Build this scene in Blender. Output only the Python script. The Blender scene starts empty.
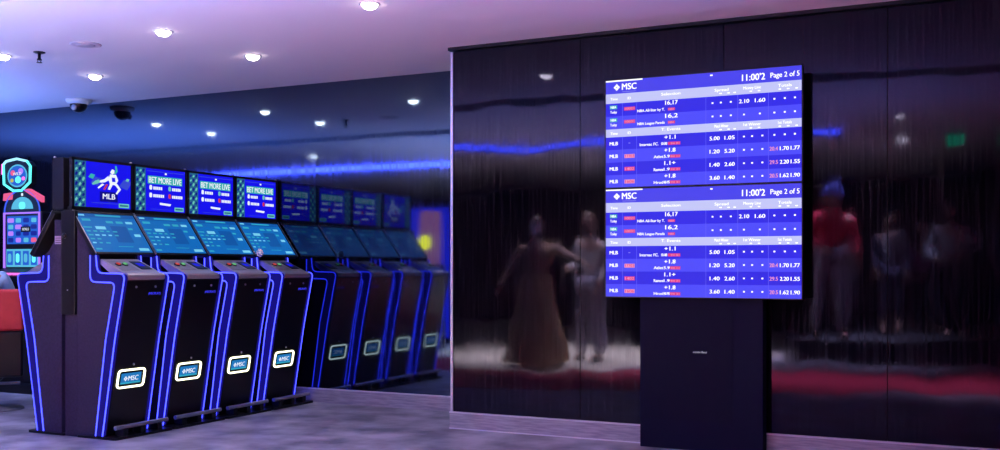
import bpy, bmesh, math, random
from mathutils import Vector, Matrix
random.seed(7)
PI = math.pi
SC = bpy.context.scene
COL = SC.collection

# ------------------------------------------------------------------ colours / materials
def lin(c):
    c = c / 255.0
    return c / 12.92 if c <= 0.04045 else ((c + 0.055) / 1.055) ** 2.4
def rgb(r, g, b): return (lin(r), lin(g), lin(b), 1.0)
MATS = {}
def mat(name, col, rough=0.5, metal=0.0, ior=1.5, emit=None, es=0.0, coat=0.0):
    if name in MATS: return MATS[name]
    m = bpy.data.materials.new(name); m.use_nodes = True
    b = m.node_tree.nodes['Principled BSDF']
    b.inputs['Base Color'].default_value = col
    b.inputs['Roughness'].default_value = rough
    b.inputs['Metallic'].default_value = metal
    b.inputs['IOR'].default_value = ior
    b.inputs['Coat Weight'].default_value = coat
    if emit:
        b.inputs['Emission Color'].default_value = emit
        b.inputs['Emission Strength'].default_value = es
    MATS[name] = m
    return m
def glow(name, col, s=1.0):
    return mat(name, (0.004, 0.004, 0.004, 1), 0.4, ior=1.2, emit=col, es=s)
def nodes_of(m): return m.node_tree.nodes, m.node_tree.links, m.node_tree.nodes['Principled BSDF']
def noise_mix(m, c1, c2, scale=(1, 1, 1), nscale=5.0, detail=6.0, lo=0.35, hi=0.65, bump=0.0, bdist=0.01, rough=None):
    N, L, b = nodes_of(m)
    tc = N.new('ShaderNodeTexCoord'); mp = N.new('ShaderNodeMapping'); nz = N.new('ShaderNodeTexNoise')
    mp.inputs['Scale'].default_value = scale
    nz.inputs['Scale'].default_value = nscale; nz.inputs['Detail'].default_value = detail
    cr = N.new('ShaderNodeValToRGB')
    cr.color_ramp.elements[0].position = lo; cr.color_ramp.elements[0].color = c1
    cr.color_ramp.elements[1].position = hi; cr.color_ramp.elements[1].color = c2
    L.new(tc.outputs['Object'], mp.inputs[0]); L.new(mp.outputs[0], nz.inputs['Vector'])
    L.new(nz.outputs[0], cr.inputs[0]); L.new(cr.outputs[0], b.inputs['Base Color'])
    if rough:
        mr = N.new('ShaderNodeMapRange'); mr.inputs['To Min'].default_value = rough[0]; mr.inputs['To Max'].default_value = rough[1]
        L.new(nz.outputs[0], mr.inputs[0]); L.new(mr.outputs[0], b.inputs['Roughness'])
    if bump:
        bp = N.new('ShaderNodeBump'); bp.inputs['Strength'].default_value = bump; bp.inputs['Distance'].default_value = bdist
        L.new(nz.outputs[0], bp.inputs['Height']); L.new(bp.outputs[0], b.inputs['Normal'])
    return m

def gloss_wall(name, warp, ior, tint):
    """polished black veneer with vertical grain and a slightly wavy lacquer"""
    m = mat(name, (0.006, 0.006, 0.008, 1), 0.06, ior=ior)
    N, L, b = nodes_of(m); b.inputs['Specular Tint'].default_value = tint
    tc = N.new('ShaderNodeTexCoord')
    mp = N.new('ShaderNodeMapping'); mp.inputs['Scale'].default_value = (30, 30, 0.9)
    nz = N.new('ShaderNodeTexNoise'); nz.inputs['Scale'].default_value = 2.2; nz.inputs['Detail'].default_value = 7
    L.new(tc.outputs['Object'], mp.inputs[0]); L.new(mp.outputs[0], nz.inputs['Vector'])
    cr = N.new('ShaderNodeValToRGB')
    cr.color_ramp.elements[0].position = 0.42; cr.color_ramp.elements[0].color = (0.0010, 0.0010, 0.0025, 1)
    cr.color_ramp.elements[1].position = 0.78; cr.color_ramp.elements[1].color = (0.008, 0.007, 0.011, 1)
    L.new(nz.outputs[0], cr.inputs[0]); L.new(cr.outputs[0], b.inputs['Base Color'])
    mr = N.new('ShaderNodeMapRange'); mr.inputs['From Min'].default_value = 0.3; mr.inputs['From Max'].default_value = 0.75
    mr.inputs['To Min'].default_value = 0.02; mr.inputs['To Max'].default_value = 0.09
    L.new(nz.outputs[0], mr.inputs[0]); L.new(mr.outputs[0], b.inputs['Roughness'])
    mp2 = N.new('ShaderNodeMapping'); mp2.inputs['Scale'].default_value = (1.3, 1.3, 1.1)
    n2 = N.new('ShaderNodeTexNoise'); n2.inputs['Scale'].default_value = 1.4; n2.inputs['Detail'].default_value = 1.5
    L.new(tc.outputs['Object'], mp2.inputs[0]); L.new(mp2.outputs[0], n2.inputs['Vector'])
    b1 = N.new('ShaderNodeBump'); b1.inputs['Strength'].default_value = 0.35; b1.inputs['Distance'].default_value = warp
    b2 = N.new('ShaderNodeBump'); b2.inputs['Strength'].default_value = 0.06; b2.inputs['Distance'].default_value = 0.0002
    L.new(n2.outputs[0], b1.inputs['Height']); L.new(b1.outputs[0], b2.inputs['Normal'])
    L.new(nz.outputs[0], b2.inputs['Height']); L.new(b2.outputs[0], b.inputs['Normal'])
    return m

M_floor = noise_mix(mat('floor_stone', (0.2, 0.19, 0.22, 1), 0.45), (0.15, 0.145, 0.175, 1), (0.46, 0.44, 0.50, 1),
                    (1, 1, 1), 3.0, 10.0, 0.36, 0.66, 0.25, 0.004, (0.35, 0.6))
M_ceil = mat('ceiling_paint', (0.62, 0.58, 0.68, 1), 0.75)
M_wallb = gloss_wall('polished_black_back', 0.002, 2.3, (.42, .62, 1, 1))
M_wallr = gloss_wall('polished_black_right', 0.011, 1.45, (.48, .50, .92, 1))
M_dark = mat('dark_paint', (0.012, 0.012, 0.018, 1), 0.6)
M_base = noise_mix(mat('brushed_baseboard', (0.4, 0.38, 0.45, 1), 0.4, 0.4), (0.30, 0.28, 0.36, 1), (0.46, 0.44, 0.52, 1), (1, 1, 12), 8, 4)
M_trim = mat('bright_trim', (0.75, 0.74, 0.82, 1), 0.3, 0.5)
M_black = mat('black_plastic', (0.005, 0.005, 0.008, 1), 0.4, ior=1.35)
M_blackg = mat('black_gloss', (0.005, 0.005, 0.007, 1), 0.28, ior=1.35)
M_joint = mat('joint_black', (0.002, 0.002, 0.002, 1), 0.8)
M_panel = noise_mix(mat('kiosk_side_metal', (0.08, 0.06, 0.1, 1), 0.5, ior=1.3), (0.018, 0.013, 0.042, 1), (0.028, 0.020, 0.060, 1), (1, 1, 1), 60, 3)
M_silver = mat('silver_deck', (0.50, 0.46, 0.45, 1), 0.38, 0.55)
M_rail = mat('steel_rail', (0.42, 0.40, 0.44, 1), 0.3, 0.85)
M_led = glow('blue_led', (0.042, 0.052, 1.0, 1), 4.5)
M_band = glow('blue_led_glow', (0.012, 0.008, 0.34, 1), 0.6)  # weak emission puts the LED strips' glow into the panel edge colour
M_cream = glow('cream_light_frame', (1.0, 0.96, 0.66, 1), 3.2)
M_white = glow('screen_white', (0.85, 0.9, 1.0, 1), 1.0)
M_stand = mat('totem_navy', (0.005, 0.005, 0.024, 1), 0.6, ior=1.15)

# ------------------------------------------------------------------ mesh builder
class MB:
    def __init__(s, M=None): s.v = []; s.f = []; s.mi = []; s.sm = []; s.mats = []; s.M = M or Matrix()
    def m(s, mt):
        if mt not in s.mats: s.mats.append(mt)
        return s.mats.index(mt)
    def add(s, verts, faces, mt, smooth=False, M=None):
        T = s.M @ M if M is not None else s.M
        o = len(s.v); s.v += [tuple(T @ Vector(p)) for p in verts]; k = s.m(mt)
        for f in faces: s.f.append([i + o for i in f]); s.mi.append(k); s.sm.append(smooth)
    def box(s, a, b, mt, M=None):
        (x0, y0, z0), (x1, y1, z1) = a, b
        s.add([(x0,y0,z0),(x1,y0,z0),(x1,y1,z0),(x0,y1,z0),(x0,y0,z1),(x1,y0,z1),(x1,y1,z1),(x0,y1,z1)],
              [(0,3,2,1),(4,5,6,7),(0,1,5,4),(1,2,6,5),(2,3,7,6),(3,0,4,7)], mt, M=M)
    def bbox(s, a, b, mt, r=0.004, M=None, seg=2):
        bm = bmesh.new(); bmesh.ops.create_cube(bm, size=1)
        for v in bm.verts:
            v.co = Vector([(a[i] + b[i]) / 2 + v.co[i] * (b[i] - a[i]) for i in range(3)])
        bmesh.ops.bevel(bm, geom=bm.edges[:], offset=r, segments=seg, affect='EDGES', profile=0.5)
        s.addbm(bm, mt, M, False)
    def addbm(s, bm, mt, M=None, smooth=True):
        bm.verts.index_update()
        s.add([tuple(v.co) for v in bm.verts], [[v.index for v in f.verts] for f in bm.faces], mt, smooth, M); bm.free()
    def prism(s, poly, y0, y1, mt, M=None, cap=True):
        """poly in (x, z), extruded along y"""
        n = len(poly)
        vs = [(p[0], y0, p[1]) for p in poly] + [(p[0], y1, p[1]) for p in poly]
        fs = [(i, (i+1) % n, n + (i+1) % n, n + i) for i in range(n)]
        if cap: fs += [tuple(range(n-1, -1, -1)), tuple(range(n, 2*n))]
        s.add(vs, fs, mt, M=M)
    def flat(s, poly, mt, d=0.0, th=0.0004, M=None):
        """thin plate: poly in (s, t) of the face plane (X right, Y up, Z out)"""
        n = len(poly)
        ar = sum(poly[i][0]*poly[(i+1)%n][1]-poly[(i+1)%n][0]*poly[i][1] for i in range(n))
        if ar < 0: poly = poly[::-1]
        s.add([(p[0], p[1], d + th) for p in poly], [tuple(range(n))], mt, M=M)
    def rect(s, x0, y0, x1, y1, mt, d=0.0, M=None): s.flat([(x0,y0),(x1,y0),(x1,y1),(x0,y1)], mt, d, M=M)
    def tube(s, pts, r, mt, n=10, M=None, cap=True):
        pts = [Vector(p) for p in pts]; vs = []; fs = []
        up = Vector((0.123, 0.456, 0.88)).normalized()
        for i, p in enumerate(pts):
            t = (pts[min(i+1, len(pts)-1)] - pts[max(i-1, 0)]).normalized()
            a = t.cross(up).normalized(); b = t.cross(a)
            rr = r[i] if isinstance(r, (list, tuple)) else r
            for k in range(n):
                an = 2*PI*k/n; vs.append(tuple(p + (a*math.cos(an) + b*math.sin(an))*rr))
        for i in range(len(pts)-1):
            for k in range(n):
                fs.append((i*n+k, i*n+(k+1)%n, (i+1)*n+(k+1)%n, (i+1)*n+k))
        s.add(vs, fs, mt, True, M)
        if cap:
            s.add(vs[:n], [tuple(range(n))], mt, False, M); s.add(vs[-n:], [tuple(range(n-1,-1,-1))], mt, False, M)
    def lathe(s, prof, mt, n=28, M=None, smooth=True):
        vs = []; fs = []
        for r, z in prof:
            for k in range(n):
                a = 2*PI*k/n; vs.append((r*math.cos(a), r*math.sin(a), z))
        for i in range(len(prof)-1):
            for k in range(n): fs.append((i*n+k, i*n+(k+1)%n, (i+1)*n+(k+1)%n, (i+1)*n+k))
        if prof[0][0] > 1e-6: fs.append(tuple(range(n-1,-1,-1)))
        if prof[-1][0] > 1e-6: fs.append(tuple(range((len(prof)-1)*n, len(prof)*n)))
        s.add(vs, fs, mt, smooth, M)
    def text(s, txt, x, y, h, mt, w=None, bold=0.0, d=0.0, M=None, align='LEFT'):
        cu = bpy.data.curves.new('t', 'FONT'); cu.body = txt; cu.size = 1.0; cu.resolution_u = 3
        ob = bpy.data.objects.new('t', cu); COL.objects.link(ob)
        dg = bpy.context.evaluated_depsgraph_get(); dg.update()
        me = bpy.data.meshes.new_from_object(ob.evaluated_get(dg))
        if len(me.vertices):
            xs = [v.co.x for v in me.vertices]; ys = [v.co.y for v in me.vertices]
            x0, x1 = min(xs), max(xs); sy = h / 0.70; sx = sy if w is None else w / (x1 - x0)
            wd = (x1 - x0) * sx; ox = x - (0 if align == 'LEFT' else wd/2 if align == 'CENTER' else wd)
            vs = [(ox + (v.co.x - x0)*sx, y + v.co.y*sy, d + 0.0006) for v in me.vertices]
            s.add(vs, [list(p.vertices) for p in me.polygons], mt, M=M)
            if bold > 0: s.add([(v[0]+bold*1.6*sy, v[1]+bold*.5*sy, v[2]+.0003) for v in vs], [list(p.vertices) for p in me.polygons], mt, M=M)
        bpy.data.objects.remove(ob); bpy.data.curves.remove(cu); bpy.data.meshes.remove(me)
    def build(s, name, parent=None):
        me = bpy.data.meshes.new(name); me.from_pydata(s.v, [], s.f)
        for mt in s.mats: me.materials.append(mt)
        for i, p in enumerate(me.polygons): p.material_index = s.mi[i]; p.use_smooth = s.sm[i]
        me.update()
        o = bpy.data.objects.new(name, me); COL.objects.link(o)
        if parent: o.parent = parent
        return o
def recenter(o):
    """put a mesh object's origin at the bottom centre of its box"""
    vs = [v.co for v in o.data.vertices]
    c = Vector(((min(v.x for v in vs)+max(v.x for v in vs))/2, (min(v.y for v in vs)+max(v.y for v in vs))/2, min(v.z for v in vs)))
    o.data.transform(Matrix.Translation(-c)); o.location = o.location + c
    return o
def root(name, loc, label, cat, rz=0.0, group=None):
    o = bpy.data.objects.new(name, None); COL.objects.link(o); o.empty_display_size = 0.1
    o.location = loc; o.rotation_euler = (0, 0, rz)
    o['label'] = label; o['category'] = cat
    if group: o['group'] = group
    return o
def tag(o, label, cat, group=None):
    o['label'] = label; o['category'] = cat
    if group: o['group'] = group
    return o
def struct(o): o['kind'] = 'structure'; return o
def rrect(cx, cy, w, h, r, n=5):
    out = []
    for (sx, sy, a0) in ((1,-1,-PI/2),(1,1,0),(-1,1,PI/2),(-1,-1,PI)):
        for k in range(n+1):
            a = a0 + PI/2*k/n
            out.append((cx + sx*(w/2-r) + r*math.cos(a), cy + sy*(h/2-r) + r*math.sin(a)))
    return out

# ------------------------------------------------------------------ room (x along the walls, y towards them)
ZC = 2.95; WB = 7.95; WR = 7.12; XE = -3.89
b = MB(); b.box((-14, -7, -0.1), (3.2, 8.4, 0), M_floor); struct(b.build('floor'))
b = MB()
b.box((-14, 4.62, ZC), (3.2, 8.4, ZC+0.12), M_ceil); b.box((-14, -7, ZC), (3.2, 4.22, ZC+0.12), M_ceil)
b.box((-14, 4.2, ZC+0.12), (3.2, 4.65, ZC+0.16), M_dark)
struct(b.build('ceiling'))
b = MB()
b.box((-14, WB, 0.13), (XE, WB+0.15, ZC), M_wallb)
struct(b.build('wall_back'))
# right wall: lacquered boards 1.06 wide with a narrow dark joint
b = MB(); b.box((XE+0.02, WR+0.012, 0.0), (3.2, 8.2, ZC-0.03), M_joint)
x = XE+0.012; i = 0
while x < 3.0:
    b.box((x, WR, 0.13), (min(x+1.052, 3.2), WR+0.012, ZC-0.035), M_wallr); x += 1.058
b.box((XE, WR+0.004, 0.13), (XE+0.02, WB, ZC-0.035), M_wallr)
struct(b.build('wall_right'))
b = MB(); b.box((XE-0.025, WR-0.02, ZC-0.024), (3.2, WR+0.1, ZC), M_black); b.box((XE-0.03, WR+0.1, ZC-0.035), (XE+0.06, WB, ZC), M_black)
struct(b.build('trim_1'))
b = MB(); b.box((XE-0.008, WR-0.008, 0.13), (XE+0.010, WR+0.012, ZC-0.035), M_trim); struct(b.build('trim_2'))
b = MB(); b.box((-14, WB-0.02, 0), (XE, WB, 0.122), M_base); b.box((-14, WB-0.022, 0.122), (XE, WB, 0.132), M_trim)
struct(b.build('baseboard_back'))
b = MB(); b.box((XE-0.01, WR-0.02, 0), (3.2, WR+0.01, 0.122), M_base); b.box((XE-0.012, WR-0.024, 0.122), (3.2, WR+0.01, 0.132), M_trim)
b.box((XE-0.012, WR-0.024, 0.0), (3.2, WR-0.018, 0.008), M_trim)
b.box((XE-0.01, WR+0.01, 0), (XE+0.02, WB-0.02, 0.122), M_base)
struct(b.build('baseboard_right'))
M_far = mat('far_wall_dark', (0.02, 0.018, 0.03, 1), 0.7)
b = MB(); b.box((-14.1, -7, 0), (-14, 8.4, ZC), M_far); struct(b.build('wall_left'))
b = MB(); b.box((-14, -7.1, 0), (3.2, -7, ZC), M_far); struct(b.build('wall_rear'))
b = MB(); b.box((3.2, -7, 0), (3.3, 8.4, ZC), M_far); struct(b.build('wall_east'))
# lit floor finishes behind and beside the camera, seen as bands in the lacquer
M_creamst = noise_mix(mat('cream_stone', (0.7, 0.63, 0.5, 1), 0.5), (0.62, 0.56, 0.44, 1), (0.78, 0.71, 0.58, 1), (1,1,1), 2.5, 5)
M_redcar = noise_mix(mat('red_carpet', (0.45, 0.02, 0.06, 1), 0.95), (0.34, 0.012, 0.05, 1), (0.52, 0.03, 0.08, 1), (1,1,1), 9, 5)
def slab(name, pts, z, mt):
    b = MB(); n = len(pts)
    b.add([(p[0], p[1], 0.0) for p in pts] + [(p[0], p[1], z) for p in pts],
          [tuple(range(n, 2*n)), tuple(range(n-1, -1, -1))] + [(k, (k+1) % n, n+(k+1) % n, n+k) for k in range(n)], mt)
    return b.build(name)
struct(slab('floor_cream_stone', [(-2.75, -1.2), (-4.5, 2.6), (-7.4, 3.3), (-8.2, -1.6), (-2.9, -2.1)], 0.004, M_creamst))
struct(slab('floor_red_carpet', [(-7.4, 3.3), (-4.5, 2.6), (-2.6, 1.3), (3.0, 0.15), (3.0, 2.5), (-1.0, 3.2), (-3.8, 4.3), (-7.0, 5.0)], 0.003, M_redcar))
b = MB(); b.box((-2.7, -6.9, 0), (3.1, -0.22, 0.30), M_dark); b.box((-2.7, -0.24, 0.27), (3.1, -0.21, 0.305), M_dark)
struct(b.build('floor_platform'))

# ------------------------------------------------------------------ ceiling fittings
def downlight(x, y, label, r=0.052, warm=(1.0, 0.86, 0.66, 1), power=75, light=True):
    t = root('downlight', (x, y, ZC), label, 'ceiling light', group='recessed downlights')
    b = MB(); b.lathe([(r+0.016, 0.0), (r+0.016, -0.004), (r+0.002, -0.006), (r, 0.0)], M_trim, 24); b.build('trim_ring', t)
    b = MB(); b.lathe([(r*math.cos(a), -0.003-.034*math.sin(a)) for a in [k*PI/12 for k in range(7)]], glow('downlight_lens', warm, 30.0), 24); b.build('lens', t)
    if light:
        l = bpy.data.lights.new('downlight_beam', 'SPOT'); l.energy = power; l.color = (.86, .84, 1.0)
        l.spot_size = math.radians(125); l.spot_blend = 0.9; l.shadow_soft_size = 0.05
        o = bpy.data.objects.new('downlight_beam', l); COL.objects.link(o); o.location = (x, y, ZC-0.02); o.parent = None
DL = [(-5.49, 5.71, 'downlight nearest the top left of the open ceiling, ahead of the kiosks'),
      (-5.48, 6.69, 'downlight above the second kiosk screen, between two others'),
      (-7.31, 6.77, 'downlight on the ceiling above and left of the kiosk row, near the dome camera'),
      (-7.28, 5.80, 'downlight at the far left edge of the ceiling'),
      (-3.72, 5.70, 'downlight cut by the top edge of the view, near the right wall'),
      (-9.10, 6.55, 'downlight over the slot machines seen only as a reflection in the back wall'),
      (-9.10, 5.60, 'farther downlight over the slot machines, reflected in the back wall'),
      (-3.72, 6.69, 'downlight right before the corner of the polished walls')]
DL = DL[:7]
for x, y, lb in DL: downlight(x, y, lb)
downlight(-9.6, 2.75, 'downlight just before the blue cove, reflected above the dim kiosk screens')
downlight(-1.14, 1.55, 'upper warm downlight reflected right of the betting board', power=30)
downlight(-1.30, -0.55, 'lower downlight of the pair reflected right of the betting board', power=30)

# pendant sprinkler
t = root('sprinkler', (-6.90, 5.83, ZC), 'small dark sprinkler head hanging from the ceiling at the left', 'sprinkler')
b = MB(); b.lathe([(0.045, 0.01), (0.045, -0.006), (0.03, -0.012), (0.0, -0.012)], M_black, 20); b.build('escutcheon', t)
b = MB(); b.lathe([(0.012, -0.01), (0.012, -0.05), (0.018, -0.055), (0.018, -0.065), (0.0, -0.066)], M_black, 14)
b.tube([(0.012, 0, -0.05), (0.024, 0, -0.066), (0.010, 0, -0.082)], 0.003, M_black, 6)
b.tube([(-0.012, 0, -0.05), (-0.024, 0, -0.066), (-0.010, 0, -0.082)], 0.003, M_black, 6); b.build('sprinkler_body', t)
b = MB(); b.lathe([(0.0, -0.080), (0.022, -0.082), (0.022, -0.085), (0.0, -0.086)], M_black, 16); b.build('deflector', t)
# round flush plate
t = root('ceiling_vent', (-6.34, 5.78, ZC), 'flat round grey ceiling plate between the sprinkler and the lights', 'ceiling vent')
b = MB(); b.lathe([(0.115, 0), (0.115, -0.004), (0.10, -0.008), (0.0, -0.008)], mat('vent_grey', (.45,.40,.50,1), 0.6), 40); b.build('plate', t)
b = MB(); b.lathe([(0.07, -0.008), (0.07, -0.010), (0.05, -0.013), (0.0, -0.013)], mat('vent_grey2', (.38,.34,.44,1), 0.6), 32); b.build('inner_disc', t)
# dome camera
t = root('dome_camera', (-8.50, 7.66, ZC), 'white based dark dome security camera hanging at the back wall', 'security camera')
b = MB(); b.lathe([(0.125, 0), (0.125, -0.02), (0.105, -0.045), (0.085, -0.05)], mat('camera_white', (0.6, 0.6, 0.66, 1), 0.4), 32); b.build('mount', t)
b = MB(); b.lathe([(0.085, -0.045)] + [(0.085*math.cos(a), -0.05-0.085*math.sin(a)) for a in [k*PI/16 for k in range(9)]], M_blackg, 32); b.build('dome', t)
b = MB(); b.lathe([(0.03, 0), (0.03, 0.02), (0.022, 0.024), (0.0, 0.024)], mat('lens_grey', (0.3, 0.3, 0.38, 1), 0.2), 16, M=Matrix.Translation((0.02, -0.066, -0.09)) @ Matrix.Rotation(PI/2, 4, 'X')); b.build('camera_lens', t)

# blue cove strip across the room (reflected in both walls)
t = root('cove_light', (-5.5, 1.18, ZC), 'long blue glowing cove strip reflected as a line in the polished walls', 'strip light')
b = MB(); b.box((-8.0, -0.05, -0.09), (3.7, -0.01, 0.0), M_dark); b.build('channel', t)
b = MB(); b.box((-8.0, -0.01, -0.080), (3.7, 0.018, -0.004), glow('cove_blue', (0.08, 0.11, 1.0, 1), 30.0)); b.build('diffuser', t)

# green exit signs reflected at the far right
M_green = glow('exit_green', (0.03, 1.0, 0.35, 1), 4.0)
def exit_sign(x, y, label):
    t = root('exit_sign', (x, y, ZC), label, 'exit sign', group='green exit signs'); t.scale = (.5, .6, .8)
    for hx in (-.1, .1): b = MB(); b.tube([(hx, 0, 0), (hx, 0, -0.08)], 0.006, M_rail, 8); b.build('hanger', t)
    b = MB(); b.bbox((-0.19, -0.015, -0.27), (0.19, 0.015, -0.08), M_black, 0.004); b.build('housing', t)
    b = MB(); b.box((-0.18, 0.015, -0.262), (0.18, 0.018, -0.088), M_green); b.build('lit_panel', t)
exit_sign(-0.62, 0.25, 'glowing green exit sign reflected left of the other near the right edge')
exit_sign(-0.02, -0.35, 'glowing green exit sign reflected at the very right edge')

# ------------------------------------------------------------------ betting kiosks
def arc_path(pts, r, n=5):
    """round the corners of an open polyline of (x, z)"""
    out = [Vector(pts[0])]
    for i in range(1, len(pts)-1):
        p, a, c = Vector(pts[i]), Vector(pts[i-1]), Vector(pts[i+1])
        da, dc = (a-p), (c-p); rr = min(r, da.length*0.45, dc.length*0.45)
        s, e = p + da.normalized()*rr, p + dc.normalized()*rr
        for k in range(n+1):
            q = k/n; out.append(s*(1-q)**2 + p*2*q*(1-q) + e*q*q)
    out.append(Vector(pts[-1])); return [(v.x, v.y) for v in out]
S1 = arc_path([(.218, 1.335), (.218, 1.142), (.464, 1.137), (.372, .725), (.272, .024)], 0.05)
S2 = arc_path([(.270, 1.335), (.285, 1.206), (.556, 1.200), (.455, .72), (.335, .024)], 0.05)
def ledstrip(b, path, y, w=0.006, h=0.004):
    b.tube([(p[0], y, p[1]) for p in path], w, M_led, 6)
M_scrb = glow('screen_blue', rgb(20, 16, 235), 1.0)
M_scrbd = glow('screen_blue_dark', rgb(10, 8, 150), 0.8)
M_scrg = glow('screen_mint', rgb(120, 215, 200), 0.8)
M_scrg2 = glow('screen_teal', rgb(40, 110, 150), 0.8)
M_banner = glow('screen_banner', rgb(60, 190, 190), 0.8)
M_cy = glow('touch_cyan', rgb(14, 104, 186), 1.0)
M_cy2 = glow('touch_cyan_dark', rgb(12, 84, 165), 1.0)
M_cyl = glow('touch_light', rgb(120, 205, 235), 1.0)
M_cyt = glow('touch_teal', rgb(50, 165, 195), 1.0)
M_scrr = glow('screen_red', rgb(220, 60, 90), 0.8)
M_badge = glow('badge_blue', rgb(30, 120, 190), 1.0)
M_scrmid = glow('screen_midblue', rgb(60, 80, 230), 0.8)

def front_logo(b, cx, cy, s, mt, M=None, d=0.0):
    """four small petals forming a diamond, then the letters"""
    for (dx, dy) in ((-.28, 0), (.28, 0), (0, .28), (0, -.28)):
        b.flat([(cx+s*(dx-.24), cy+s*dy), (cx+s*dx, cy+s*(dy-.24)), (cx+s*(dx+.24), cy+s*dy), (cx+s*dx, cy+s*(dy+.24))], mt, d, M=M)

def fan_column(b, x0, y0, x1, y1, M, d):
    """ornamental strip of leaf like strokes at the left of the upper screens"""
    rnd = random.Random(3)
    b.rect(x0, y0, x1, y1, M_scrg2, d, M)
    n = 9; hh = (y1-y0)/n; w = x1-x0
    for k in range(n):
        yb = y0 + k*hh
        for q in range(3):
            a = x0 + w*(0.08 + 0.30*q); up = hh*(0.35+0.3*rnd.random())
            b.flat([(a, yb+0.1*hh), (a+w*0.12, yb+0.05*hh), (a+w*0.24, yb+up), (a+w*0.16, yb+up+0.3*hh), (a+w*.02, yb+up)], M_scrg if (q+k) % 2 else M_scrbd, d+0.0004, M=M)

def upper_graphics(b, W, H, M, kind):
    b.rect(-W/2, -H/2, W/2, H/2, M_scrb, 0, M)
    fan_column(b, -W/2, -H/2, -W/2+0.20*W, H/2, M, 0.0004)
    cx = -W/2 + 0.60*W; fw = 0.78*W
    if kind == 'bet':
        b.rect(-W/2+.22*W, .43*H, .48*W, .445*H, M_scrmid, .0004, M)
        b.rect(cx-.02*W, .38*H, cx+.02*W, .42*H, M_white, .0006, M)
        b.rect(cx-0.36*W, 0.14*H, cx+0.34*W, 0.33*H, M_banner, 0.0004, M)
        b.text('BET MORE LIVE', cx-0.01*W, 0.165*H, 0.14*H, M_white, w=0.66*W, bold=0.02, d=.001, M=M, align='CENTER')
        for r, yy in ((0, 0.035), (1, -0.145)):
            for k, (xx, ww) in enumerate(((-0.25, 0.24), (0.13, 0.20))):
                c = (M_white, M_scrr) if r else (M_white, M_scrg)
                b.flat(rrect(cx+(xx-0.05)*W, (yy+.02)*H, 0.055*W, 0.11*H, 0.02*W, 3), c[k], .0006, M=M)
                x = cx+(xx+0.0)*W
                for j in range(5 + r):
                    b.rect(x, (yy-.025)*H, x+0.030*W, (yy+.045)*H, M_white, .0006, M); x += 0.037*W
        b.flat([(cx-.12*W, -.34*H), (cx+.09*W, -.36*H), (cx+.11*W, -.31*H), (cx-.12*W, -.29*H)], M_white, .0006, M=M)
        b.rect(-W/2+.3*W, -.455*H, .2*W, -.445*H, M_scrmid, .0006, M)
    else:
        # leaping player seen against a bright hexagon, with the league letters under it
        for (px, py, s, mt) in ((-.22, .08, .10, M_scrmid), (.30, .05, .12, M_scrmid), (-.3, .18, .06, M_banner), (.34, .16, .04, M_scrg), (0.0, -.30, .08, M_scrmid)):
            b.flat([(cx+(px-s)*W, (py-s*.4)*H), (cx+(px+s*.3)*W, (py-s)*H), (cx+(px+s)*W, (py+s*.6)*H), (cx+(px-s*.2)*W, (py+s)*H)], mt, .0004, M=M)
        def pl(p, mt=M_white, d=.0008): b.flat([(cx+q[0]*W, q[1]*H) for q in p], mt, d, M=M)
        pl([(.02,.30),(.06,.38),(.10,.36),(.10,.29),(.06,.26)])                       # head
        pl([(.02,.26),(.13,.26),(.17,.14),(.12,.02),(.02,.04),(-.01,.14)])             # torso
        pl([(.05,.19),(.11,.19),(.12,.10),(.06,.09)], M_scrb, .0011)
        pl([(-.01,.22),(-.08,.14),(-.16,.10),(-.18,.05),(-.07,.07),(.02,.14)])         # arm
        pl([(-.18,.12),(-.24,.09),(-.30,.02),(-.28,-.01),(-.20,.03),(-.15,.06)], M_scrg)
        pl([(-.12,.04),(-.20,-.06),(-.18,-.08),(-.08,.02)]); pl([(-.05,.03),(-.10,-.09),(-.07,-.10),(-.01,.03)], M_scrr)
        pl([(.02,.05),(-.02,-.08),(.02,-.09),(.07,.03)]); pl([(.10,.04),(.17,-.06),(.12,-.17),(.15,-.18),(.22,-.06),(.15,.06)])
        pl([(.12,.27),(.16,.34),(.14,.46),(.11,.46),(.12,.35),(.08,.28)], M_banner)
        b.rect(cx-.16*W, -.36*H, cx+.16*W, -.14*H, M_scrbd, .0006, M)
        b.text('MLB', cx, -.30*H, .12*H, M_white, w=.22*W, bold=0.03, d=.001, M=M, align='CENTER')
        b.rect(cx-.30*W, -.405*H, cx+.24*W, -.39*H, M_scrmid, .0006, M)
    b.rect(.28*W, -.475*H, .47*W, -.38*H, M_scrg, .0006, M)
    b.rect(.30*W, -.445*H, .45*W, -.41*H, M_scrg2, .0009, M)

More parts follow.
